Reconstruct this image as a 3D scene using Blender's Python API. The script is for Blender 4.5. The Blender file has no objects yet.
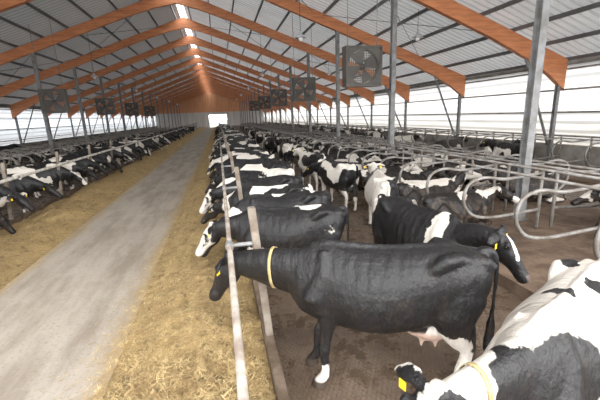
import bpy, bmesh, math, random
from mathutils import Vector, Matrix, noise
random.seed(7)
sc = bpy.context.scene
COL = sc.collection
sc.view_settings.view_transform = 'Standard'

# ------------------------------------------------------------------ helpers
def link(o): COL.objects.link(o); return o
def setp(o, label=None, category=None, kind=None, group=None):
    if label: o["label"] = label
    if category: o["category"] = category
    if kind: o["kind"] = kind
    if group: o["group"] = group
    return o
def mesh_obj(name, bm, mat=None, smooth=False, loc=(0,0,0)):
    me = bpy.data.meshes.new(name)
    bmesh.ops.recalc_face_normals(bm, faces=bm.faces[:])
    bm.to_mesh(me); bm.free()
    if smooth:
        for p in me.polygons: p.use_smooth = True
    if mat: me.materials.append(mat)
    o = bpy.data.objects.new(name, me); o.location = loc
    return link(o)
def add_box(bm, lo, hi, rot=None, bevel=0.0):
    lo, hi = Vector(lo), Vector(hi)
    r = bmesh.ops.create_cube(bm, size=1.0)
    vs = r['verts']
    c = (lo+hi)/2; s = hi-lo
    for v in vs:
        v.co = Vector((v.co.x*s.x, v.co.y*s.y, v.co.z*s.z))
        if rot: v.co = rot @ v.co
        v.co += c
    if bevel > 0:
        es = set(e for v in vs for e in v.link_edges)
        bmesh.ops.bevel(bm, geom=list(es), offset=bevel, segments=2, affect='EDGES', profile=0.5)
def tube(bm, pts, rad, side=(0,1,0), n=14):
    pts = [Vector(p) for p in pts]; s0 = Vector(side)
    rings = []
    for i, p in enumerate(pts):
        a = pts[max(0, i-1)]; b = pts[min(len(pts)-1, i+1)]
        T = (b-a).normalized()
        S = (s0 - T*s0.dot(T)).normalized(); Nn = T.cross(S)
        r = rad[i] if isinstance(rad, list) else rad
        if not isinstance(r, tuple): r = (r, r)
        w = r[0]; hu = r[1]; hd = r[2] if len(r) > 2 else r[1]
        ring = []
        for k in range(n):
            t = 2*math.pi*k/n
            c, s = math.cos(t), math.sin(t)
            ring.append(bm.verts.new(p + S*w*c + Nn*(hu if s > 0 else hd)*s))
        rings.append(ring)
    for i in range(len(rings)-1):
        for k in range(n):
            bm.faces.new((rings[i][k], rings[i][(k+1) % n], rings[i+1][(k+1) % n], rings[i+1][k]))
    bm.faces.new(rings[0][::-1]); bm.faces.new(rings[-1])
def smooth_path(pts, m=6):
    pts = [Vector(p) for p in pts]; out = []
    P = [pts[0]*2-pts[1]] + pts + [pts[-1]*2-pts[-2]]
    for i in range(1, len(P)-2):
        for k in range(m):
            t = k/m
            a, b, c, d = P[i-1], P[i], P[i+1], P[i+2]
            out.append(0.5*((2*b)+(c-a)*t+(2*a-5*b+4*c-d)*t*t+(3*b-a-3*c+d)*t**3))
    out.append(pts[-1]); return out

# ------------------------------------------------------------------ materials
def new_mat(name, col=(.5,.5,.5), rough=.6, metal=0.0):
    m = bpy.data.materials.new(name); m.use_nodes = True
    b = m.node_tree.nodes['Principled BSDF']
    b.inputs['Base Color'].default_value = (*col, 1)
    b.inputs['Roughness'].default_value = rough
    b.inputs['Metallic'].default_value = metal
    return m, m.node_tree, b
class NT:
    def __init__(s, nt): s.nt = nt; s.n = nt.nodes; s.l = nt.links
    def put(s, inp, v):
        if isinstance(v, bpy.types.NodeSocket): s.l.new(v, inp)
        else: inp.default_value = v
    def math(s, op, a, b=0.0, clamp=False):
        n = s.n.new('ShaderNodeMath'); n.operation = op; n.use_clamp = clamp
        s.put(n.inputs[0], a); s.put(n.inputs[1], b); return n.outputs[0]
    def vec(s, op, a, b=(0,0,0), sc=None):
        n = s.n.new('ShaderNodeVectorMath'); n.operation = op
        s.put(n.inputs[0], a); s.put(n.inputs[1], b)
        if sc is not None: s.put(n.inputs['Scale'], sc)
        return n.outputs['Value'] if op in ('LENGTH', 'DOT_PRODUCT') else n.outputs[0]
    def coord(s): return s.n.new('ShaderNodeTexCoord').outputs['Object']
    def noise(s, v, scale, detail=2.0, rough=.5, color=False):
        n = s.n.new('ShaderNodeTexNoise'); s.put(n.inputs['Vector'], v)
        n.inputs['Scale'].default_value = scale; n.inputs['Detail'].default_value = detail
        n.inputs['Roughness'].default_value = rough
        return n.outputs['Color'] if color else n.outputs['Fac']
    def ramp(s, f, a, b):
        n = s.n.new('ShaderNodeMapRange'); n.interpolation_type = 'SMOOTHSTEP'
        s.put(n.inputs[0], f); s.put(n.inputs[1], a); s.put(n.inputs[2], b); return n.outputs[0]
    def mix(s, f, a, b):
        n = s.n.new('ShaderNodeMix'); n.data_type = 'RGBA'
        s.put(n.inputs[0], f)
        for i, v in ((6, a), (7, b)):
            if isinstance(v, tuple) and len(v) == 3: v = (*v, 1)
            s.put(n.inputs[i], v)
        return n.outputs[2]
    def sep(s, v):
        n = s.n.new('ShaderNodeSeparateXYZ'); s.put(n.inputs[0], v); return n.outputs
    def bump(s, bsdf, h, strength=.5, dist=.02):
        n = s.n.new('ShaderNodeBump'); s.put(n.inputs['Height'], h)
        n.inputs['Strength'].default_value = strength; n.inputs['Distance'].default_value = dist
        s.l.new(n.outputs[0], bsdf.inputs['Normal'])

def grime(name, c1, c2, scale=3, rough=.6, metal=0.0, bstr=.0, stretch=(1,1,1), lo=.35, hi=.65):
    m, nt, b = new_mat(name, c1, rough, metal); t = NT(nt)
    v = t.vec('MULTIPLY', t.coord(), stretch)
    f = t.ramp(t.noise(v, scale, 5, .6), lo, hi)
    t.put(b.inputs['Base Color'], t.mix(f, c1, c2))
    if bstr: t.bump(b, t.noise(v, scale*6, 4), bstr, .01)
    return m
M_galv = grime('galvanized_steel', (.24,.245,.25), (.15,.145,.135), 4, .55, .1)
M_stall = grime('stall_pipe', (.26,.25,.235), (.14,.12,.10), 5, .55, .1)
M_pipe = grime('worn_pipe', (.27,.245,.21), (.15,.115,.09), 5, .6, .1)
M_pipeL = grime('pale_pipe', (.46,.44,.40), (.28,.25,.21), 5, .6, .1)
M_post = grime('weathered_post', (.22,.19,.155), (.13,.10,.075), 6, .75, 0, .3)
M_fan = grime('fan_steel', (.125,.115,.10), (.085,.078,.07), 3, .6, .1)
M_glulam = grime('orange_glulam', (.68,.27,.115), (.52,.19,.08), 1.5, .5, 0, 0, (1,1,8))
M_purlin = grime('purlin_steel', (.13,.13,.13), (.18,.18,.18), 1, .5, .2)
M_conc = grime('concrete_wall', (.36,.34,.31), (.22,.19,.16), 1.5, .85, 0, .3)
M_kerb = grime('kerb_rust', (.15,.11,.08), (.075,.05,.03), 5, .7, 0, .4)
M_eye = new_mat('eye', (.01,.008,.006), .12)[0]
M_tag = new_mat('tag_yellow', (.85,.60,.03), .4)[0]
M_collar = grime('strap', (.48,.38,.18), (.3,.22,.10), 20, .7)
M_black = new_mat('fan_black', (.03,.03,.032), .5)[0]
M_lamp = new_mat('lamp_shade', (.5,.52,.54), .35, .3)[0]
M_bulb = new_mat('bulb_glass', (.9,.9,.88), .2)[0]
M_white = grime('pale_rail', (.26,.245,.225), (.18,.16,.14), 2, .6)

def mat_lane():
    m, nt, b = new_mat('feed_lane_concrete', rough=.75); t = NT(nt)
    c = t.coord(); x, y, z = t.sep(c)
    s1 = t.noise(t.vec('MULTIPLY', c, (1.6,.35,1)), 1.4, 7, .65)
    s2 = t.noise(c, 1.1, 6, .65)
    s3 = t.noise(c, 22, 4, .7)
    col = t.mix(t.ramp(s1, .38, .66), (.35,.31,.26), (.23,.195,.155))
    col = t.mix(t.math('MULTIPLY', t.ramp(s2, .5, .7), .6), col, (.39,.35,.30))
    col = t.mix(t.math('MULTIPLY', t.ramp(s3, .54, .66), .7), col, (.23,.17,.095))
    d = t.math('ABSOLUTE', t.math('ADD', x, 2.53))
    e = t.ramp(t.math('ADD', d, t.math('MULTIPLY', t.noise(t.vec('MULTIPLY', c, (1,.4,1)), 3, 5, .7), .9)), 1.3, 1.75)
    col = t.mix(t.math('MULTIPLY', e, .8), col, (.36,.26,.13))
    t.put(b.inputs['Base Color'], col)
    t.put(b.inputs['Roughness'], t.math('ADD', .6, t.math('MULTIPLY', s2, .5)))
    t.bump(b, t.math('ADD', s3, t.math('MULTIPLY', s2, 1.5)), .35, .01)
    return m
M_lane = mat_lane()
def mat_alley():
    m, nt, b = new_mat('wet_rubber_mat', rough=.4); t = NT(nt)
    c = t.coord()
    s1 = t.noise(c, 1.3, 6, .65); s2 = t.noise(c, 9, 6, .7); s4 = t.noise(c, 2.2, 6, .75)
    col = t.mix(t.ramp(s1, .35, .65), (.105,.072,.048), (.18,.132,.095))
    col = t.mix(t.math('MULTIPLY', t.ramp(s2, .50, .64), .65), col, (.06,.036,.02))
    col = t.mix(t.math('MULTIPLY', t.ramp(s4, .50, .60), .7), col, (.06,.038,.021))
    x, y, z = t.sep(c)
    g1 = t.math('ABSOLUTE', t.math('SINE', t.math('MULTIPLY', t.math('ADD', x, t.math('MULTIPLY', y, .6)), 60)))
    g2 = t.math('ABSOLUTE', t.math('SINE', t.math('MULTIPLY', t.math('SUBTRACT', x, t.math('MULTIPLY', y, .6)), 60)))
    g = t.ramp(t.math('MINIMUM', g1, g2), 0, .5)
    gm = t.math('MULTIPLY', t.math('SUBTRACT', 1.0, g), t.ramp(s4, .66, .46))
    col = t.mix(t.math('MULTIPLY', gm, .45), col, (.03,.02,.013))
    t.put(b.inputs['Base Color'], col)
    t.put(b.inputs['Roughness'], t.math('SUBTRACT', .56, t.math('MULTIPLY', t.ramp(s4, .42, .6), .42)))
    t.bump(b, t.math('ADD', t.math('MULTIPLY', gm, -.8), t.math('ADD', t.math('MULTIPLY', s2, 1.4), t.math('MULTIPLY', s4, 1.5))), .55, .012)
    return m
M_alley = mat_alley()
M_bed = grime('stall_bedding', (.165,.112,.075), (.085,.053,.034), 3, .85, 0, .8)
def mat_hay():
    m, nt, b = new_mat('chopped_hay', rough=.9); t = NT(nt)
    c = t.coord()
    s1 = t.noise(c, 1.2, 4, .6); s2 = t.noise(c, 38, 6, .8); s3 = t.noise(c, 7, 6, .75)
    col = t.mix(t.ramp(s1, .35, .65), (.40,.275,.115), (.30,.20,.085))
    col = t.mix(t.math('MULTIPLY', t.ramp(s2, .48, .62), .85), col, (.60,.44,.20))
    col = t.mix(t.math('MULTIPLY', t.ramp(s3, .50, .66), .75), col, (.14,.09,.04))
    t.put(b.inputs['Base Color'], col)
    t.bump(b, t.math('ADD', s2, s3), 1.0, .05)
    return m
M_hay = mat_hay()
M_straw = grime('straw', (.62,.47,.23), (.32,.21,.09), 5, .8)
def mat_roof():
    m, nt, b = new_mat('corrugated_sheet', rough=.45, metal=0); t = NT(nt)
    c = t.coord(); x, y, z = t.sep(c)
    w = t.math('SINE', t.math('MULTIPLY', y, 2*math.pi/.33))
    rib = t.ramp(w, .35, .8)
    s = t.noise(t.vec('MULTIPLY', c, (.3,1,1)), 1.2, 5, .6)
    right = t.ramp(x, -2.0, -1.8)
    base = t.mix(right, (.50,.495,.485), (.70,.70,.69))  # right slope painted lighter for the light its sheets reflect
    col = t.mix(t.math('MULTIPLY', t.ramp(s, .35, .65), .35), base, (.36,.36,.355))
    col = t.mix(t.math('MULTIPLY', rib, .5), col, (.14,.14,.145))
    t.put(b.inputs['Base Color'], col)
    t.bump(b, rib, .9, .05)
    tr = nt.nodes.new('ShaderNodeBsdfTranslucent'); tr.inputs[0].default_value = (.88,.9,.90,1)
    mx = nt.nodes.new('ShaderNodeMixShader')
    t.put(mx.inputs[0], t.math('ADD', .014, t.math('MULTIPLY', right, .03)))  # translucency added so the grey sheets glow, more on the right
    out = [n for n in nt.nodes if n.type == 'OUTPUT_MATERIAL'][0]
    t.l.new(b.outputs[0], mx.inputs[1]); t.l.new(tr.outputs[0], mx.inputs[2]); t.l.new(mx.outputs[0], out.inputs[0])
    return m
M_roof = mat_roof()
def mat_net(name, c1, c2, dens):
    m, nt, b = new_mat(name, c1, .9); t = NT(nt)
    c = t.coord(); x, y, z = t.sep(c)
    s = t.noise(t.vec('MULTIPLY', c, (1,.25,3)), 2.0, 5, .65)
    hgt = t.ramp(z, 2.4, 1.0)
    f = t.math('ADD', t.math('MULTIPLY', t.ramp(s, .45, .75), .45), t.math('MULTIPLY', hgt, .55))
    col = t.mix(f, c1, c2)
    tr = nt.nodes.new('ShaderNodeBsdfTranslucent')
    tp = nt.nodes.new('ShaderNodeBsdfTransparent')
    mx = nt.nodes.new('ShaderNodeMixShader')
    sl = t.ramp(t.math('SINE', t.math('MULTIPLY', z, 2*math.pi/.36)), .3, .7)
    mx.inputs[0].default_value = dens
    col2 = t.mix(t.math('MULTIPLY', sl, .55), col, (.07,.068,.06)); t.put(tr.inputs[0], col2)
    out = [n for n in nt.nodes if n.type == 'OUTPUT_MATERIAL'][0]
    t.l.new(tp.outputs[0], mx.inputs[1]); t.l.new(tr.outputs[0], mx.inputs[2]); t.l.new(mx.outputs[0], out.inputs[0])
    return m
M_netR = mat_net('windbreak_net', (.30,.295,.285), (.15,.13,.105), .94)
M_netL = mat_net('windbreak_net_dim', (.22,.235,.25), (.12,.12,.12), .94)  # dimmer copy for the left opening, weaker daylight put into its colour
def mat_field():
    m, nt, b = new_mat('pale_winter_field', rough=.9); t = NT(nt)
    c = t.coord()
    s = t.noise(t.vec('MULTIPLY', c, (.5,.5,1)), .5, 6, .65)
    t.put(b.inputs['Base Color'], t.mix(t.ramp(s, .45, .6), (.22,.22,.22), (.14,.12,.09))); return m
M_field = mat_field()

BLK = (.009,.009,.010); WHT = (.60,.56,.50); PNK = (.50,.36,.29)
def coat(name, base, patches=(), thr=None, legs=None, dirt=.5, udder=True, face=None):
    m, nt, b = new_mat(name, BLK, .40); t = NT(nt)
    b.inputs['Specular IOR Level'].default_value = .34
    c = t.coord()
    off = t.vec('SUBTRACT', t.noise(c, 4.5, 4, .6, True), (.5,.5,.5))
    P = t.vec('ADD', c, t.vec('SCALE', off, (0,0,0), .24))
    x, y, z = t.sep(P)
    if thr is not None:
        r = nt.nodes.new('ShaderNodeObjectInfo').outputs['Random']
        q = t.vec('ADD', P, t.vec('SCALE', (13.,37.,71.), (0,0,0), r))
        f = t.noise(q, 1.7, .5, .4)
        th = t.math('ADD', thr, t.math('MULTIPLY', t.math('SUBTRACT', t.math('FRACT', t.math('MULTIPLY', r, 91.7)), .5), .07))
        col = t.mix(t.ramp(f, th, t.math('ADD', th, .012)), BLK, WHT)
    else:
        col = t.mix(0.0, base, base)
    if legs is not None:
        col = t.mix(t.ramp(z, legs, legs-.03), col, WHT)
    if face is not None:
        hm = t.ramp(x, .98, 1.03)
        col = t.mix(hm, col, BLK)
        if face > 0:
            bl = t.math('MULTIPLY', t.ramp(t.math('ABSOLUTE', t.math('SUBTRACT', y, .02)), face, face*.8), t.ramp(x, 1.22, 1.26))
            col = t.mix(bl, col, WHT)
    for (pc, pr, pcol) in patches:
        d = t.vec('LENGTH', t.vec('DIVIDE', t.vec('SUBTRACT', P, pc), pr))
        col = t.mix(t.ramp(d, 1.04, .96), col, pcol)
    if udder:
        d = t.vec('LENGTH', t.vec('DIVIDE', t.vec('SUBTRACT', c, (-.40,0,.52)), (.26,.17,.15)))
        col = t.mix(t.ramp(d, 1.1, .9), col, PNK)
    cz = t.sep(c)[2]
    dn = t.ramp(t.noise(c, 9, 5, .7), .45, .7)
    df = t.math('MULTIPLY', t.math('MULTIPLY', dn, t.ramp(cz, 1.1, .2)), dirt)
    col = t.mix(df, col, (.17,.105,.06))
    hn = t.noise(t.vec('MULTIPLY', c, (1,1,.5)), 60, 3, .6)
    col = t.mix(t.math('MULTIPLY', t.ramp(hn, .4, .9), .05), col, (.30,.22,.16))
    du = t.ramp(t.noise(c, 5, 6, .75), .55, .75)
    col = t.mix(t.math('MULTIPLY', du, .08), col, (.30,.22,.15))
    col = t.mix(t.ramp(cz, .085, .06), col, (.06,.045,.035))
    t.put(b.inputs['Base Color'], col)
    t.put(b.inputs['Roughness'], t.math('ADD', .32, t.math('MULTIPLY', t.noise(c, 6, 5, .7), .25)))
    cx = t.sep(c)[0]
    ribs = t.math('MULTIPLY', t.math('SINE', t.math('MULTIPLY', t.math('ADD', cx, t.math('MULTIPLY', cz, .25)), 52)), t.math('MULTIPLY', t.ramp(cx, -.25, -.05), t.ramp(cx, .4, .25)))
    t.bump(b, t.math('ADD', t.math('ADD', t.noise(c, 14, 5, .65), t.math('MULTIPLY', hn, .5)), t.math('ADD', t.math('MULTIPLY', ribs, .22), t.math('MULTIPLY', t.noise(t.vec('MULTIPLY', c, (2.2,1,.8)), 5, 2, .5), 1.8))), .6, .02)
    return m
C_blk = coat('coat_mostly_black', BLK, thr=.64, legs=.42, face=0)
C_fac = coat('coat_black_white_face', BLK, thr=.66, legs=.42, face=.10)
C_mix = coat('coat_patched', BLK, thr=.54, legs=.5, face=.05)
C_wht = coat('coat_mostly_white', WHT, thr=.44, legs=.5)
L_blk = coat('coat_lying_black', BLK, thr=.63, udder=False, dirt=.8)
L_mix = coat('coat_lying_patched', BLK, thr=.53, udder=False, dirt=.8)
L_wht = coat('coat_lying_white', WHT, thr=.42, udder=False, dirt=.8)

# ------------------------------------------------------------------ cow
def cow_mesh(name, poll=(1.22,0,1.0), pitch=-35, yaw=0, lying=False, vox=.026, legoff=(0,0,0,0), nj=9, neck=1.0):
    bm = bmesh.new()
    dz = -.56 if lying else 0
    prof = [(-.87,.08,1.26,1.10),(-.85,.15,1.31,.98),(-.77,.21,1.365,.86),(-.62,.255,1.40,.76),(-.46,.275,1.415,.69),
            (-.24,.315,1.385,.63),(-.02,.35,1.37,.595),(.18,.345,1.365,.595),(.34,.30,1.38,.61),(.48,.25,1.40,.635),
            (.62,.215,1.385,.66),(.76,.17,1.33,.73),(.86,.08,1.2,.88)]
    ns = 32; rings = []
    for (x, w, top, bot) in prof:
        if lying: w *= 1.14; bot -= .05
        nar = .10 if x < -.35 else (.22 if x < -.1 else .34)
        zc = bot + (top-bot)*(.50 if x < -.35 else .44)
        ring = []
        for k in range(ns):
            a = 2*math.pi*k/ns; cs, sn = math.cos(a), math.sin(a)
            yy = w*math.copysign(abs(cs)**.85, cs)
            if sn > 0:
                yy *= (1-nar*sn**2)
                zz = zc + (top-zc)*abs(sn)**.9
            else:
                zz = zc - (zc-bot)*abs(sn)**.95
            ring.append(bm.verts.new((x, yy, zz+dz)))
        rings.append(ring)
    for i in range(len(rings)-1):
        for k in range(ns):
            bm.faces.new((rings[i][k], rings[i][(k+1)%ns], rings[i+1][(k+1)%ns], rings[i+1][k]))
    bm.faces.new(rings[0][::-1]); bm.faces.new(rings[-1])
    for sgn in (1,-1):
        tube(bm, [(-.72,sgn*.11,1.30+dz),(-.58,sgn*.15,1.34+dz),(-.47,sgn*.21,1.34+dz),(-.41,sgn*.21,1.28+dz),(-.28,sgn*.18,1.22+dz)], [.04,.058,.066,.056,.03], (0,0,1))
        tube(bm, [(-.66,sgn*.09,1.32+dz),(-.82,sgn*.10,1.29+dz),(-.885,sgn*.10,1.25+dz)], [.055,.06,.03])
        tube(bm, [(.52,sgn*.08,1.35+dz),(.50,sgn*.165,1.15+dz),(.60,sgn*.21,.95+dz),(.53,sgn*.18,.82+dz)], [(.045,.05),(.07,.11),(.08,.12),(.062,.09)])
    tube(bm, [(-.85,0,1.33+dz),(-.5,0,1.405+dz),(0,0,1.37+dz),(.5,0,1.40+dz),(.65,0,1.37+dz)], [.03,.032,.026,.032,.03])
    P = Vector(poll); cy, sy = math.cos(math.radians(yaw)), math.sin(math.radians(yaw))
    cp, sp = math.cos(math.radians(pitch)), math.sin(math.radians(pitch))
    D = Vector((cy*cp, sy*cp, sp)); S = Vector((-sy, cy, 0)); U = D.cross(S)
    nb0 = Vector((.36,0,1.14+dz)); nb1 = Vector((.66,0,1.14+dz))
    end = P - U*.045 + D*.01
    mid = nb1.lerp(end, .55); mid.z += .02; mid.y *= .8
    path = smooth_path([nb0, nb1, mid, end, end + D*.05], 5)
    rr = [(.16,.21,.26),(.145,.20,.26),(.100*neck,.140*neck,.18*neck),(.075,.100,.12),(.07,.08,.09)]
    rads = []
    for i in range(len(path)):
        q = i/5; j = min(int(q), len(rr)-2); f = q-j
        rads.append(tuple(rr[j][k]*(1-f)+rr[j+1][k]*f for k in range(3)))
    Snk = Vector((0,1,0)) if abs(yaw) < 40 else (S+Vector((0,1,0))).normalized()
    tube(bm, path, rads, Snk, 20)
    tube(bm, [nb1+Vector((.02,0,-.26)), mid+Vector((-.02,0,-.17*neck)), end+Vector((-.05,0,-.10))], [(.03,.07),(.024,.055),(.02,.03)], Snk, 10)
    hd = [(-.07,.05,.03,.04,-.01),(-.03,.085,.06,.08,-.01),(.03,.100,.080,.13,-.01),(.11,.115,.090,.17,-.01),(.20,.104,.080,.165,-.015),
          (.30,.076,.066,.115,-.02),(.38,.066,.060,.088,-.03),(.44,.080,.064,.082,-.035),(.50,.078,.056,.076,-.04),(.54,.045,.034,.042,-.045)]
    tube(bm, [P + D*d + U*o for (d,w,hu,hdn,o) in hd], [(w,hu,hdn) for (d,w,hu,hdn,o) in hd], S, 20)
    tube(bm, [P-D*.05-S*.05+U*.035, P-D*.045+U*.06, P-D*.05+S*.05+U*.035], [.03,.035,.03], D, 10)
    for sgn in (1,-1):
        e0 = P + D*.0 + S*sgn*.075 + U*.02
        e1 = P - D*.02 + S*sgn*.155 + U*.025
        e2 = P - D*.02 + S*sgn*.23 + U*.005
        e3 = P + D*.0 + S*sgn*.30 - U*.03
        tube(bm, [e0,e1,e2,e3], [(.030,.028),(.058,.025),(.065,.023),(.026,.016)], D, 12)
        tube(bm, [P+D*.08+S*sgn*.099+U*.058, P+D*.14+S*sgn*.102+U*.052], [.025,.025], U, 8)
    if not lying:
        for i, sgn in enumerate((1,-1)):
            o = legoff[i]
            tube(bm, [(.50,sgn*.15,1.0),(.47,sgn*.16,.80),(.50+o*.3,sgn*.155,.62),(.52+o*.6,sgn*.15,.47),(.53+o*.7,sgn*.15,.40),(.53+o*.85,sgn*.15,.33),(.52+o,sgn*.15,.19),(.53+o,sgn*.15,.125),(.565+o,sgn*.15,.075)],
                 [(.09,.13),(.08,.11),(.057,.068),(.046,.052),(.054,.060),(.040,.044),(.036,.040),(.046,.049),(.043,.047)])
            tube(bm, [(.555+o,sgn*.15,.09),(.575+o,sgn*.15,.05),(.59+o,sgn*.15,-.015)], [(.045,.05),(.057,.062),(.066,.08)])
            o = legoff[2+i]
            tube(bm, [(-.58,sgn*.12,1.15),(-.60,sgn*.155,.98),(-.56,sgn*.18,.84),(-.60+o*.2,sgn*.175,.70),(-.67+o*.45,sgn*.17,.59),(-.735+o*.6,sgn*.165,.52),(-.735+o*.7,sgn*.163,.44),(-.71+o,sgn*.16,.30),(-.70+o,sgn*.16,.18),(-.695+o,sgn*.16,.125),(-.66+o,sgn*.16,.075)],
                 [(.12,.22),(.125,.225),(.115,.195),(.086,.14),(.060,.09),(.049,.064),(.045,.054),(.039,.045),(.039,.043),(.047,.051),(.043,.047)])
            tube(bm, [(-.67+o,sgn*.16,.09),(-.65+o,sgn*.16,.05),(-.635+o,sgn*.16,-.015)], [(.045,.05),(.057,.062),(.066,.08)])
        tube(bm, [(-.64,0,.68),(-.55,0,.63),(-.40,0,.61),(-.26,0,.63),(-.16,0,.68)], [(.07,.08),(.12,.12,.10),(.135,.12,.115),(.11,.12,.085),(.05,.05)], (0,1,0), 18)
        for tx in (-.46,-.34):
            for sgn in (1,-1):
                tube(bm, [(tx,sgn*.065,.53),(tx,sgn*.07,.485),(tx,sgn*.072,.455)], [.026,.020,.014], (0,1,0), 8)
        tr = .021 if vox < .02 else .026
        tube(bm, smooth_path([(-.78,0,1.365),(-.88,0,1.345),(-.925,0,1.2),(-.925,.01,.95),(-.915,.02,.7),(-.915,.02,.55),(-.92,.02,.38)], 3),
             [(.045)]*3+[.042,.036,.03]+[tr]*3+[tr]*3+[.04]*3+[.05]*3+[.02], (0,1,0), 8)
    else:
        for sgn in (1,-1):
            tube(bm, [(.50,sgn*.2,.40),(.58,sgn*.25,.22),(.74,sgn*.23,.10),(.80,sgn*.22,.075)], [(.08,.12),(.08,.09),(.052,.055),(.045,.05)])
            tube(bm, [(.79,sgn*.22,.06),(.62,sgn*.235,.05),(.50,sgn*.235,.05),(.42,sgn*.235,.05)], [.045,.035,.04,.05])
            tube(bm, [(-.60,sgn*.2,.55),(-.45,sgn*.31,.38),(-.18,sgn*.39,.24),(-.12,sgn*.41,.16)], [(.16,.2),(.14,.18),(.10,.11),(.08,.08)])
            tube(bm, [(-.15,sgn*.41,.17),(-.40,sgn*.42,.11),(-.60,sgn*.43,.07),(-.66,sgn*.43,.06)], [(.08,.1),(.06,.07),(.048,.05),(.04,.045)])
            tube(bm, [(-.64,sgn*.44,.055),(-.40,sgn*.46,.045),(-.27,sgn*.465,.05),(-.17,sgn*.465,.045)], [.045,.035,.042,.05])
        tube(bm, smooth_path([(-.80,0,.80),(-.90,0,.74),(-.94,.02,.5),(-.95,.08,.2),(-.93,.2,.05),(-.85,.32,.045)], 3), [.035]*4+[.024]*9+[.04]*2+[.02], (0,1,0), 8)
    bmesh.ops.recalc_face_normals(bm, faces=bm.faces[:])
    me = bpy.data.meshes.new(name+'_raw'); bm.to_mesh(me); bm.free()
    ob = bpy.data.objects.new(name+'_raw', me); link(ob)
    m = ob.modifiers.new('r', 'REMESH'); m.mode = 'VOXEL'; m.voxel_size = vox; m.use_smooth_shade = True
    s = ob.modifiers.new('s', 'SMOOTH'); s.factor = .5; s.iterations = 8 if vox < .02 else 4
    dg = bpy.context.evaluated_depsgraph_get(); dg.update()
    me2 = bpy.data.meshes.new_from_object(ob.evaluated_get(dg))
    me2.name = name
    for p in me2.polygons: p.use_smooth = True
    bpy.data.objects.remove(ob, do_unlink=True)
    me2.materials.clear(); me2.materials.append(C_mix)
    j = nj
    T = (path[j+1]-path[j-1]).normalized(); SS = (Snk - T*Snk.dot(T)).normalized()
    info = dict(P=P, D=D, S=S, U=U, neck=(path[j], T, SS, T.cross(SS), rads[j]))
    return me2, info

def uv_sphere_mesh(name, r, mat):
    bm = bmesh.new(); bmesh.ops.create_uvsphere(bm, u_segments=14, v_segments=8, radius=r)
    me = bpy.data.meshes.new(name); bm.to_mesh(me); bm.free()
    for p in me.polygons: p.use_smooth = True
    me.materials.append(mat); return me
EYE = uv_sphere_mesh('eye', .024, M_eye)
bm = bmesh.new(); add_box(bm, (-.004,-.025,-.058), (.004,.025,0), bevel=.003)
TAG = bpy.data.meshes.new('ear_tag'); bm.to_mesh(TAG); bm.free(); TAG.materials.append(M_tag)
def strap_mesh(info):
    c, T, S, Nn, r = info['neck']
    bm = bmesh.new(); n = 36; prev = []
    for k in range(n):
        a = 2*math.pi*k/n; cs, sn = math.cos(a), math.sin(a)
        row = []
        for (dt, dr) in ((-.015,1.04),(.015,1.04),(.015,1.075),(-.015,1.075)):
            h = r[1] if sn > 0 else r[2]*1.08
            row.append(bm.verts.new(c + T*dt + S*r[0]*dr*cs + Nn*h*dr*sn))
        prev.append(row)
    for k in range(n):
        a, b2 = prev[k], prev[(k+1)%n]
        for q in range(4):
            bm.faces.new((a[q], a[(q+1)%4], b2[(q+1)%4], b2[q]))
    bmesh.ops.recalc_face_normals(bm, faces=bm.faces[:])
    me = bpy.data.meshes.new('collar'); bm.to_mesh(me); bm.free()
    for p in me.polygons: p.use_smooth = True
    me.materials.append(M_collar); return me

def place_cow(me, info, mat, x, y, head, label, z=0.0, s=1.0, parts=False, collar=False, group=None, tags=True):
    if parts:
        root = link(bpy.data.objects.new('cow', None)); root.empty_display_size = .2
        body = link(bpy.data.objects.new('body', me)); body.parent = root
        body.material_slots[0].link = 'OBJECT'; body.material_slots[0].material = mat
        P, D, S, U = info['P'], info['D'], info['S'], info['U']
        for sg in (1,-1):
            e = link(bpy.data.objects.new('eye', EYE)); e.parent = root
            e.location = P + D*.12 + S*sg*.096 + U*.03
            if tags:
                t = link(bpy.data.objects.new('ear_tag', TAG)); t.parent = root
                t.location = P + D*.036 + S*sg*.20 + U*.005
                t.rotation_euler = (0, 0, math.atan2(D.y, D.x)); t['label'] = 'yellow plastic ear tag'
        if collar:
            k = link(bpy.data.objects.new('collar', strap_mesh(info))); k.parent = root
            k['label'] = 'pale yellow woven neck strap'
    else:
        root = link(bpy.data.objects.new('cow', me))
        root.material_slots[0].link = 'OBJECT'; root.material_slots[0].material = mat
    root.location = (x, y, z); root.rotation_euler = (0, 0, math.radians(head)); root.scale = (s, s, s)
    setp(root, label, 'cow', group=group); return root

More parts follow.
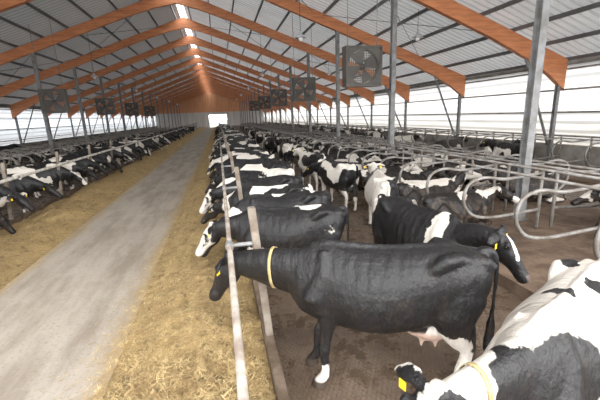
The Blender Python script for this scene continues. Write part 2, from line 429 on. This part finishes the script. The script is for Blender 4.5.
def pt(info, d=0, s=0, u=0):
    v = info['P'] + info['D']*d + info['S']*s + info['U']*u
    return tuple(v)
h1, i1 = cow_mesh('cow_h1', (1.50,-.14,1.14), -58, -8, vox=.015, legoff=(.0,.12,.06,-.12), nj=9, neck=1.10)
c1 = coat('coat_h1', BLK, [((.55,.2,.02),(.2,.2,.22),WHT), ((-.7,.3,.25),(.2,.22,.34),WHT), ((-.55,.05,.58),(.20,.30,.16),WHT),
     ((-.62,-.2,.1),(.2,.2,.2),WHT), (pt(i1,.13,0,.10),(.05,.04,.05),WHT), (pt(i1,.52),(.05,.05,.05),(.09,.07,.07))], dirt=.25)
place_cow(h1, i1, c1, 1.36, 2.74, 157, 'large black dairy cow with white feet reaching under the feed rail', s=1.03, parts=True, collar=True)
h2, i2 = cow_mesh('cow_h2', (1.36,-.14,1.19), -28, -6, vox=.015, nj=11)
c2 = coat('coat_h2', WHT, [((.60,.24,1.06),(.34,.30,.34),BLK), ((.90,.10,1.18),(.20,.24,.24),BLK), ((-.25,.10,1.42),(.10,.06,.10),BLK), ((.02,-.06,1.38),(.05,.09,.1),BLK),
     ((-.52,-.15,1.38),(.10,.08,.12),BLK), ((-.85,.15,1.0),(.12,.25,.22),BLK), ((-.30,.30,1.18),(.08,.08,.06),BLK), ((.12,.38,.72),(.26,.18,.16),BLK),
     (pt(i2,.08,.14),(.16,.15,.16),BLK),(pt(i2,.08,-.14),(.16,.15,.16),BLK),(pt(i2,.2,0,.08),(.3,.045,.1),WHT),(pt(i2,.50),(.07,.08,.08),(.25,.15,.13))], dirt=.15)
place_cow(h2, i2, c2, 2.24, 1.72, 204, 'white dairy cow with black shoulder patch and a neck strap', s=.99, parts=True, collar=True)
h3, i3 = cow_mesh('cow_h3', (1.18,.06,1.32), -52, 24, vox=.016, neck=1.12)
c3 = coat('coat_h3', BLK, [((.52,-.15,1.22),(.12,.32,.26),WHT), ((-.80,-.2,1.28),(.07,.2,.14),WHT), ((-.7,0,.3),(.2,.4,.34),WHT), ((.5,0,.15),(.2,.4,.25),WHT),
     (pt(i3,.18,0,.09),(.14,.05,.14),WHT), (pt(i3,.55),(.05,.05,.05),(.12,.09,.09))], dirt=.4)
place_cow(h3, i3, c3, 2.50, 4.06, -80, 'black cow with white shoulder band and blaze standing in the alley', s=.98, parts=True)

TF = [cow_mesh('cow_feed_a', (1.22,0,.96), -38, 0), cow_mesh('cow_feed_b', (1.20,.08,.72), -62, 10),
      cow_mesh('cow_feed_c', (1.20,-.12,.98), -40, -18), cow_mesh('cow_feed_d', (1.22,.10,.84), -50, 16)]
TN = [cow_mesh('cow_near_a', (1.24,0,1.10), -54, 4, vox=.018), cow_mesh('cow_near_b', (1.22,.1,.86), -55, 14, vox=.018), cow_mesh('cow_near_c', (1.20,-.14,.98), -42, -20, vox=.018)]
TL = [cow_mesh('cow_lie_a', (1.02,.14,.92), -22, 28, lying=True), cow_mesh('cow_lie_b', (.98,-.18,.88), -30, -40, lying=True),
      cow_mesh('cow_lie_c', (1.05,0,.98), -12, 5, lying=True)]
TS = [cow_mesh('cow_stand_a', (1.18,0,1.40), -20, 0), cow_mesh('cow_stand_b', (1.20,.12,1.12), -35, 25)]

lab = {'k':'mostly black', 'm':'black-and-white patched', 'w':'mostly white', 'f':'white-faced black'}
SM = {'k':C_blk, 'm':C_mix, 'w':C_wht, 'f':C_fac}; LM = {'k':L_blk, 'm':L_mix, 'w':L_wht}
def pick(wk=.55, wm=.33):
    r = random.random(); return 'k' if r < wk else ('m' if r < wk+wm else 'w')
ncow = 3
y = 4.86; i = 0
kinds = ['f','k','m','f','w','m','k','f','m','w']
while y < 80:
    if i < 10:
        k = kinds[i]; me, inf = TN[i % 3]
        place_cow(me, inf, SM[k], .90+random.uniform(-.05,.08), y, 180-(14 if i == 0 else random.uniform(3,13)), lab[k]+' dairy cow eating hay under the feed rail', s=.93 if i == 0 else random.uniform(.91,.96), parts=True, group='cows at the feed fence')
        ncow += 1
    elif random.random() > .07:
        k = pick(); me, inf = random.choice(TF)
        place_cow(me, inf, SM[k], .93+random.uniform(-.08,.12), y, 180-random.uniform(-2,13), lab[k]+' dairy cow eating hay under the feed rail', s=random.uniform(.91,.98), group='cows at the feed fence')
        ncow += 1
    i += 1; y += random.uniform(.88, .98)
y = 6.3; i = 0
while y < 80:
    if random.random() > .06 or i < 4:
        k = random.choice('kkkfmmw') if i > 8 else 'kmkfkmwkm'[i]
        me, inf = random.choice(TF)
        near = y < 13
        place_cow(me, inf, SM[k], -5.98-random.uniform(-.03,.06), y, random.uniform(-4,9), lab[k]+' dairy cow eating hay across the feed lane', s=random.uniform(.91,.98), parts=near, group='cows at the opposite feed fence')
        ncow += 1
    i += 1; y += random.uniform(1.10, 1.30)
for (x, y, h, k, t) in [(3.25,6.75,74,'w',0),(3.05,9.1,104,'m',1),(3.0,11.6,100,'w',0),(2.95,16.2,95,'m',1),(2.95,21.5,270,'k',0),(2.95,27,85,'w',1),(10.05,22,270,'m',1),(2.95,34,90,'m',0),
                        (10.05,10.5,90,'k',0),(-13.85,27,90,'m',0)]:
    me, inf = TS[t]
    place_cow(me, inf, SM[k], x, y, h, lab[k]+' dairy cow standing in the walking alley', s=.96, parts=(y < 14)); ncow += 1
ST0 = .70; DST = 1.22; PZ = .18
def stall_row(cx, head, y0, y1, occ, group, forced={}, wall=False):
    global ncow
    k = 0
    sg = 1 if head == 0 else -1
    while True:
        yc = ST0 + DST*(k+.5)
        if yc > y1: break
        if yc >= y0:
            if k in forced or random.random() < occ:
                c = forced.get(k) or pick(.55,.32)
                post = (k % 5 == 4)
                if post and wall: c = '-'
                if c != '-':
                    me, inf = TL[1] if post else random.choice(TL)
                    place_cow(me, inf, LM[c], cx-(sg*.10 if post else 0), yc, head+(0 if post else random.uniform(-4,4)), lab[c]+' dairy cow lying in a stall between pipe dividers', z=PZ, s=.90 if post else random.uniform(.90,.95), group=group, parts=(yc < 11 and cx > 0))
                    ncow += 1
        k += 1
stall_row(4.78, 0, 4.5, 68, .62, 'cows lying in the stalls', {3:'-',4:'k',5:'m',6:'k',7:'m',8:'k',9:'w',10:'m'})
stall_row(7.82, 180, 3.5, 50, .6, 'cows lying in the stalls', {2:'k',3:'k',4:'-',5:'k',6:'m',7:'k'})
stall_row(12.3, 0, 6, 46, .55, 'cows lying in the stalls', wall=True)
stall_row(-8.62, 180, 14, 56, .5, 'cows lying in the stalls')
stall_row(-11.6, 0, 16, 38, .45, 'cows lying in the stalls')
print('cows', ncow)

# ------------------------------------------------------------------ structure
RX, RZ, SL = -1.9, 10.4, .37
Y0, Y1 = -2.0, 112.0
XR, XL = 14.0, -17.8
def zr(x): return RZ - SL*abs(x-RX)
def slab(name, x0, x1, z0, z1, mat, y0=Y0, y1=Y1):
    bm = bmesh.new(); add_box(bm, (x0,y0,z0), (x1,y1,z1))
    o = mesh_obj(name, bm, mat); o['kind'] = 'structure'; return o
slab('floor', -5.36, .30, -.2, 0, M_lane)
slab('floor', .30, 3.9, -.2, 0, M_alley)
slab('floor', 3.9, 8.7, -.2, PZ, M_bed)
slab('floor', 8.7, 11.4, -.2, 0, M_alley)
slab('floor', 11.4, 13.85, -.2, PZ, M_bed)
slab('floor', -7.7, -5.36, -.2, 0, M_alley)
slab('floor', -12.5, -7.7, -.2, PZ, M_bed)
slab('floor', -15.2, -12.5, -.2, 0, M_alley)
slab('floor', -17.65, -15.2, -.2, PZ, M_bed)
slab('wall_right', 13.85, 14.05, -.2, 1.0, M_conc)
slab('wall_left', -17.85, -17.65, -.2, 1.0, M_conc)
for xa in (.29, -5.47):
    bm = bmesh.new(); add_box(bm, (xa,-2,-.05), (xa+.10,110,.26), bevel=.015)
    o = mesh_obj('feed_kerb', bm, M_kerb); setp(o, 'long rust-brown kerb edging the hay along the feed fence', 'kerb', group='feed kerbs')
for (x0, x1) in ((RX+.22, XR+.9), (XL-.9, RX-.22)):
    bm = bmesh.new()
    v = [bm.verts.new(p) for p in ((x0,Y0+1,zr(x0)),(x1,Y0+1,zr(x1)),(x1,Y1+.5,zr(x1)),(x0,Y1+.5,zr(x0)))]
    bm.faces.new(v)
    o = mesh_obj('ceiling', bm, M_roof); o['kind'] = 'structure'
for sgn in (1,-1):
    lim = (XR+.5-RX) if sgn > 0 else (RX-XL+.5)
    d = .55
    while d < lim:
        x = RX + sgn*d
        bm = bmesh.new(); add_box(bm, (x-.035,Y0+1,zr(x)-.17), (x+.035,Y1,zr(x)-.03))
        o = mesh_obj('roof_purlin', bm, M_purlin); setp(o, 'long dark steel purlin under the corrugated roof', 'roof beam', group='roof purlins')
        d += 1.4
FR = [0.1+6.1*k for k in range(1, 18)]
HW = [XL+.1, XL+.9, XL+2.0, XL+3.8, RX-3, RX-1.2, RX, RX+1.2, RX+3, XR-3.8, XR-2.0, XR-.9, XR-.1]
DD = [1.16, .88, .68, .56, .52, .60, .78, .60, .52, .56, .68, .88, 1.16]
GAP = .18
for fy in FR:
    bm = bmesh.new()
    pr = [(x, zr(x)-GAP) for x in HW] + [(x, zr(x)-GAP-d) for x, d in reversed(list(zip(HW, DD)))]
    n2 = len(pr); m = len(HW)
    A = [bm.verts.new((p[0],fy-.10,p[1])) for p in pr]; B = [bm.verts.new((p[0],fy+.10,p[1])) for p in pr]
    for q in range(m-1):
        bm.faces.new((A[q],A[q+1],A[n2-2-q],A[n2-1-q])); bm.faces.new((B[q],B[n2-1-q],B[n2-2-q],B[q+1]))
    for q in range(n2): bm.faces.new((A[q],A[(q+1)%n2],B[(q+1)%n2],B[q]))
    o = mesh_obj('glulam_roof_beam', bm, M_glulam); setp(o, 'orange-brown laminated timber roof frame spanning the barn', 'roof beam', group='timber roof frames')
for (ya, yb) in ((FR[1],FR[2]),(FR[3],FR[4]),(FR[6],FR[7])):
    for (xa, xb) in ((-15,-9.5),(-9,-3.5),(-.5,5),(5.5,11)):
        for (p, q) in ((xa,xb),(xb,xa)):
            bm = bmesh.new(); tube(bm, [(p,ya+.12,zr(p)-.30-(.04 if p==xa else 0)),(q,yb-.12,zr(q)-.30-(.04 if p==xa else 0))], .014, (0,0,1), 6)
            o = mesh_obj('bracing_rod', bm, M_purlin); setp(o, 'thin dark diagonal bracing rod between two roof frames', 'rod', group='roof bracing rods')
def hpost(name, x, y, z0, z1, w, mat, label, group):
    bm = bmesh.new(); t = .015
    add_box(bm, (-w/2,-w/2,0), (w/2,-w/2+t*1.4,z1-z0)); add_box(bm, (-w/2,w/2-t*1.4,0), (w/2,w/2,z1-z0))
    add_box(bm, (-t/2,-w/2+t,0), (t/2,w/2-t,z1-z0)); add_box(bm, (-w/2-.05,-w/2-.05,0), (w/2+.05,w/2+.05,.02))
    o = mesh_obj(name, bm, mat, loc=(x,y,z0)); setp(o, label, 'column', group=group); return o
def zb(x):
    for i in range(len(HW)-1):
        if HW[i] <= x <= HW[i+1]:
            f = (x-HW[i])/(HW[i+1]-HW[i]); return zr(x)-GAP-(DD[i]*(1-f)+DD[i+1]*f)
    return zr(x)-GAP-.8
for fy in FR:
    for cx in (6.3, -10.1):
        hpost('steel_column', cx, fy, PZ, zb(cx)+.01, .17, M_galv, 'grey galvanized steel column between stall rows', 'barn columns')
    for cx, sg in ((13.68, -1), (-17.48, 1)):
        o = hpost('wall_post', cx, fy, PZ, zb(cx)+.01, .14, M_galv, 'slim grey steel post beside the open side wall', 'side wall posts')
        bm = bmesh.new()
        tube(bm, [(sg*.15,0,.8),(sg*1.7,0,zb(cx+sg*1.7)-PZ)], .05, (0,1,0), 8)
        b = mesh_obj('brace', bm, M_galv, True); b.parent = o
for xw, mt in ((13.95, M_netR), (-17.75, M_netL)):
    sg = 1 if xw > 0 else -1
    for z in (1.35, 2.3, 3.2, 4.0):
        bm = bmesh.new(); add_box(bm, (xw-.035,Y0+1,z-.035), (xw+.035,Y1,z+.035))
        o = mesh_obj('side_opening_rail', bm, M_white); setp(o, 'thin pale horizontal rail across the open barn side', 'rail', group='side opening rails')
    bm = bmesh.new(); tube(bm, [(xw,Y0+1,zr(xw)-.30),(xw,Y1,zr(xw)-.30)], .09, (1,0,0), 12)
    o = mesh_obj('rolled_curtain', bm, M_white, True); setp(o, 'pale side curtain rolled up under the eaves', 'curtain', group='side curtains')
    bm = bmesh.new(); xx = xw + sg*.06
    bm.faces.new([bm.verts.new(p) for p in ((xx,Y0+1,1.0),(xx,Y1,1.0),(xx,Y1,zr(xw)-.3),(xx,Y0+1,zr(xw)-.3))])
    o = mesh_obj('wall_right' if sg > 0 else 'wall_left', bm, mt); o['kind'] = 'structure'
dw0, dw1, dh = -2.6, 2.6, 3.6
bm = bmesh.new()
def quad(pts):
    bm.faces.new([bm.verts.new((p[0], Y1-.1, p[1])) for p in pts])
quad([(XL,4.4),(XR,4.4),(XR,zr(XR)),(RX,RZ),(XL,zr(XL))])
o = mesh_obj('wall_back', bm, grime('gable_boards', (.72,.36,.19), (.58,.27,.14), 1, .7, 0, 0, (4,1,.2))); o['kind'] = 'structure'
bm = bmesh.new()
quad([(XL,0),(dw0,0),(dw0,dh),(XL,dh)]); quad([(dw1,0),(XR,0),(XR,dh),(dw1,dh)]); quad([(XL,dh),(XR,dh),(XR,4.4),(XL,4.4)])
o = mesh_obj('wall_back', bm, grime('end_panels', (.68,.67,.65), (.5,.48,.46), 1, .7, 0, 0, (4,1,.2))); o['kind'] = 'structure'
bm = bmesh.new(); add_box(bm, (-300,-200,-.5), (300,500,-.22))
o = mesh_obj('ground', bm, M_field); o['kind'] = 'structure'

# ------------------------------------------------------------------ feed fences
def rail_along(name, x, z, r, y0, y1, mat, label, cat, group):
    bm = bmesh.new(); tube(bm, [(x,y0,z),(x,(y0+y1)/2,z),(x,y1,z)], r, (1,0,0), 14)
    o = mesh_obj(name, bm, mat, True); setp(o, label, cat, group=group); return o
rail_along('feed_rail', 0.0, 1.34, .026, .4, 108, M_pipe, 'long worn galvanized neck rail along the feed fence', 'rail', 'feed rails')
rail_along('feed_rail', -5.06, 1.34, .040, 2, 108, M_pipeL, 'long worn galvanized neck rail along the feed fence', 'rail', 'feed rails')
bm = bmesh.new()
vs = [(-.04,-.04),(.04,-.04),(.04,.04),(-.04,.04)]
lowr = [bm.verts.new((p[0],p[1],0)) for p in vs]; upr = [bm.verts.new((p[0]-.10,p[1],1.46)) for p in vs]
for q in range(4): bm.faces.new((lowr[q],lowr[(q+1)%4],upr[(q+1)%4],upr[q]))
bm.faces.new(lowr[::-1]); bm.faces.new(upr)
bmesh.ops.bevel(bm, geom=bm.edges[:], offset=.008, segments=2, affect='EDGES')
bmesh.ops.recalc_face_normals(bm, faces=bm.faces[:])
POST = bpy.data.meshes.new('post'); bm.to_mesh(POST); bm.free(); POST.materials.append(M_post)
bm = bmesh.new(); tube(bm, [(-.10,0,1.08),(-.345,0,1.08)], .022, (0,1,0), 10)
bmesh.ops.recalc_face_normals(bm, faces=bm.faces[:])
BRK = bpy.data.meshes.new('bracket'); bm.to_mesh(BRK); bm.free(); BRK.materials.append(M_galv)
bm = bmesh.new(); tube(bm, [(0,-.05,0),(0,.05,0)], .042, (1,0,0), 14)
bmesh.ops.recalc_face_normals(bm, faces=bm.faces[:])
CLP = bpy.data.meshes.new('clamp'); bm.to_mesh(CLP); bm.free(); CLP.materials.append(M_galv)
def fence_post(x, y, flip):
    root = link(bpy.data.objects.new('fence_post', None)); root.location = (x, y, .26)
    if flip: root.rotation_euler = (0,0,math.pi)
    for nm, me in (('post',POST),('bracket',BRK)):
        c = link(bpy.data.objects.new(nm, me)); c.parent = root
    c = link(bpy.data.objects.new('clamp', CLP)); c.parent = root; c.location = (-.345,0,1.08)
    setp(root, 'weathered upright fence post on the kerb holding the neck rail', 'fence post', group='feed fence posts')
for k in range(30):
    fence_post(.345, 3.42+3.05*k, False)
    fence_post(-5.405, 4.0+3.05*k, True)

# ------------------------------------------------------------------ stall dividers
bm = bmesh.new()
pth = smooth_path([(.0,0,.40),(-.6,0,.36),(-1.15,0,.34),(-1.55,0,.44),(-1.74,0,.72),(-1.66,0,1.02),(-1.35,0,1.14),(-.9,0,1.08),(-.5,0,1.10),(0,0,1.14)], 4)
tube(bm, pth, .031, (0,1,0), 10)
tube(bm, [(0,0,0),(0,0,.7),(0,0,1.18)], .032, (0,1,0), 10)
bmesh.ops.recalc_face_normals(bm, faces=bm.faces[:])
DIV = bpy.data.meshes.new('stall_divider'); bm.to_mesh(DIV); bm.free(); DIV.materials.append(M_stall)
for p in DIV.polygons: p.use_smooth = True
def dividers(x, flip, y0, y1):
    k = 0
    while ST0+DST*k < y1:
        y = ST0+DST*k
        if y >= y0:
            o = link(bpy.data.objects.new('stall_divider', DIV)); o.location = (x, y, PZ)
            if flip: o.rotation_euler = (0,0,math.pi)
            setp(o, 'bent galvanized pipe loop dividing two cow stalls', 'stall divider', group='stall dividers')
        k += 1
dividers(6.12, False, 1, 76); dividers(6.48, True, 3, 62); dividers(13.5, False, 6, 50)
dividers(-9.92, True, 12, 66); dividers(-10.28, False, 14, 46)
for x in (5.5, 7.1): rail_along('stall_neck_rail', x, PZ+1.17, .026, 1, 80, M_stall, 'horizontal neck rail over the cow stalls', 'rail', 'stall neck rails')
for x in (6.12, 6.48): rail_along('stall_front_rail', x, PZ+1.20, .026, 1, 80, M_stall, 'top pipe joining the stall posts', 'rail', 'stall top rails')
rail_along('stall_neck_rail', 12.9, PZ+1.17, .026, 5, 80, M_stall, 'horizontal neck rail over the cow stalls', 'rail', 'stall neck rails')
for x in (-9.3, -10.9): rail_along('stall_neck_rail', x, PZ+1.17, .026, 6, 80, M_stall, 'horizontal neck rail over the cow stalls', 'rail', 'stall neck rails')

# ------------------------------------------------------------------ hay
def hay_h(w, x, y, x0):
    edge = max(0, min(1, w*4 + noise.noise(Vector((3.3, y*.8, x0)))*.7))
    prof = .01 + .05*edge + .17*max(0, math.sin(min(1,w*1.02)*math.pi*.80))**1.6*edge
    prof *= 1 + .5*noise.noise(Vector((x*.9, y*.7, 2)))
    return prof + edge*(.07*noise.noise(Vector((x*3, y*3, 0))) + .045*noise.noise(Vector((x*9, y*9, 5))) + .022*noise.noise(Vector((x*26, y*26, 9))))
def hay(x0, x1, kerb_right, label):
    bm = bmesh.new(); nx = 44; ys = []
    y = -1.0
    while y < 110: ys.append(y); y += .042 if y < 7 else (.1 if y < 20 else .5)
    rows = []
    for y in ys:
        row = []
        for i in range(nx+1):
            u = i/nx; x = x0 + (x1-x0)*u
            w = u if kerb_right else 1-u
            z = hay_h(w, x, y, x0)
            if w < .001: z = -.02
            row.append(bm.verts.new((x, y, z)))
        rows.append(row)
    for a in range(len(rows)-1):
        for i in range(nx):
            bm.faces.new((rows[a][i], rows[a][i+1], rows[a+1][i+1], rows[a+1][i]))
    o = mesh_obj('hay_bed', bm, M_hay, True); setp(o, label, 'hay', kind='stuff')
hay(-1.36, .285, True, 'long bed of yellow-brown chopped hay under the feed rail')
hay(-5.365, -3.70, False, 'long bed of yellow-brown chopped hay across the lane')
bm = bmesh.new()
for _ in range(30000):
    y = .9 + 16*random.random()**1.8
    r = random.random()
    if r < .78:
        x = random.uniform(-1.42, .25); z = max(.012, hay_h((x+1.36)/1.645, x, y, -1.36) if x > -1.36 else 0) + random.uniform(.0,.012)
    elif r < .88: x = -1.36 - abs(random.gauss(0,.22)); z = .010
    else:
        x = random.uniform(-5.2,-3.6); z = max(.012, hay_h(1-(x+5.365)/1.665, x, y, -5.365) if x < -3.7 else 0) + random.uniform(.0,.012)
    a = random.uniform(0, math.pi); L = random.uniform(.015,.06); tl = random.uniform(-.012,.015)
    if r >= .78 and r < .88: L *= .5; tl = 0
    d = Vector((math.cos(a)*L, math.sin(a)*L, tl)); s = Vector((-math.sin(a), math.cos(a), 0))*.0024
    c = Vector((x,y,z))
    bm.faces.new([bm.verts.new(p) for p in (c-d-s, c+d-s, c+d+s, c-d+s)])
o = mesh_obj('loose_straw', bm, M_straw); setp(o, 'loose yellow straw stalks scattered over the hay and lane', 'straw', kind='stuff')

# ------------------------------------------------------------------ fans and lamps
def fan(x, y, z):
    root = link(bpy.data.objects.new('ventilation_fan', None)); root.location = (x,y,z)
    W = .62; parts = []
    bm = bmesh.new()
    for (lo, hi) in (((-W,-.2,-W),(W,.2,-W+.03)),((-W,-.2,W-.03),(W,.2,W)),((-W,-.2,-W+.03),(-W+.03,.2,W-.03)),((W-.03,-.2,-W+.03),(W,.2,W-.03))):
        add_box(bm, lo, hi)
    parts.append(mesh_obj('housing', bm, M_fan))
    bm = bmesh.new(); n = 32
    o_ = []; i_ = []
    for k in range(n):
        a = 2*math.pi*(k+.5)/n; c, s = math.cos(a), math.sin(a); m = (W-.031)/max(abs(c),abs(s))
        o_.append(bm.verts.new((c*m, -.12, s*m))); i_.append(bm.verts.new((c*.53, -.12, s*.53)))
    j_ = [bm.verts.new((v.co.x, .12, v.co.z)) for v in i_]
    for k in range(n):
        q = (k+1)%n
        bm.faces.new((o_[k],o_[q],i_[q],i_[k])); bm.faces.new((i_[k],i_[q],j_[q],j_[k]))
    parts.append(mesh_obj('shroud', bm, M_fan))
    for b in range(4):
        bm = bmesh.new(); a = b*math.pi/2+.4
        dr = Vector((math.cos(a),0,math.sin(a))); sd = Vector((-math.sin(a),0,math.cos(a)))
        A = []
        for (r, w) in ((.08,.05),(.3,.17),(.49,.24)):
            A.append((bm.verts.new(dr*r-sd*w+Vector((0,-.05,0))), bm.verts.new(dr*r+sd*w+Vector((0,.05,0)))))
        for q in range(2): bm.faces.new((A[q][0],A[q][1],A[q+1][1],A[q+1][0]))
        parts.append(mesh_obj('blade', bm, M_fan))
    bm = bmesh.new(); tube(bm, [(0,-.09,0),(0,.14,0)], .09, (1,0,0), 14); parts.append(mesh_obj('motor', bm, M_black, True))
    bm = bmesh.new()
    for k in range(19):
        xx = -W+.05+k*(2*W-.10)/18; add_box(bm, (xx-.007,-.195,-W+.03), (xx+.007,-.187,W-.03))
        add_box(bm, (-W+.03,-.187,xx-.007), (W-.03,-.18,xx+.007))
    parts.append(mesh_obj('grille', bm, M_fan))
    for sx in (-.5,.5):
        bm = bmesh.new(); tube(bm, [(sx,0,W),(sx,0,zr(x+sx)-.17-z)], .012, (0,1,0), 6); parts.append(mesh_obj('chain', bm, M_galv))
    for p in parts: p.parent = root
    setp(root, 'square dark ventilation fan hanging from the roof', 'fan', group='hanging fans')
for (x,y,z) in ((4.75,11.4,4.05),(4.75,19.6,3.95),(4.75,28,3.95),(4.75,37,3.95),(4.75,47,3.95),(-8.5,22,3.8),(-8.5,31,3.8),(-8.5,40,3.8),(-8.5,50,3.8)): fan(x,y,z)
def lamp(x, y, z):
    root = link(bpy.data.objects.new('pendant_lamp', None)); root.location = (x,y,z)
    bm = bmesh.new(); tube(bm, [(0,0,.2),(0,0,zr(x)-.05-z)], .010, (0,1,0), 6); c = mesh_obj('cord', bm, M_black); c.parent = root
    bm = bmesh.new(); tube(bm, [(0,0,.24),(0,0,.16),(0,0,.12),(0,0,.02),(0,0,0)], [.05,.06,.1,.22,.23], (0,1,0), 20); c = mesh_obj('lamp_shade', bm, M_lamp, True); c.parent = root
    bm = bmesh.new(); bmesh.ops.create_uvsphere(bm, u_segments=12, v_segments=8, radius=.1); c = mesh_obj('bulb', bm, M_bulb, True); c.parent = root; c.location = (0,0,-.03)
    setp(root, 'round grey pendant lamp on a long cord', 'lamp', group='pendant lamps')
for k in range(5):
    lamp(3.4, 14.3+12.2*k, 5.5); lamp(8.3, 14.1+12.2*k, 5.5); lamp(-7.6, 26.4+12.2*k, 5.5)

# ------------------------------------------------------------------ camera
cam = bpy.data.cameras.new('camera'); co = link(bpy.data.objects.new('camera', cam)); sc.camera = co
cam.sensor_width = 36; cam.lens = 36*350/600; cam.clip_end = 600
pt_, yw, th = math.radians(13.66), math.radians(12.34), math.radians(2.2)
f = Vector((math.sin(yw)*math.cos(pt_), math.cos(yw)*math.cos(pt_), -math.sin(pt_)))
r = Vector((math.cos(yw), -math.sin(yw), 0)); u = r.cross(f)
r2 = r*math.cos(th) - u*math.sin(th); u2 = r*math.sin(th) + u*math.cos(th)
Mx = Matrix((( r2.x,u2.x,-f.x,0),(r2.y,u2.y,-f.y,0),(r2.z,u2.z,-f.z,2.6),(0,0,0,1)))
co.matrix_world = Mx

# ------------------------------------------------------------------ light
w = bpy.data.worlds.new('world'); sc.world = w; w.use_nodes = True
bg = w.node_tree.nodes['Background']; bg.inputs[0].default_value = (.98,.985,1.0,1); bg.inputs[1].default_value = 7.6
sun = bpy.data.lights.new('sun', 'SUN'); sun.energy = 1.2; sun.angle = math.radians(40); sun.color = (1,.94,.84)
so = link(bpy.data.objects.new('sun', sun)); so.rotation_euler = (math.radians(58), 0, math.radians(28))
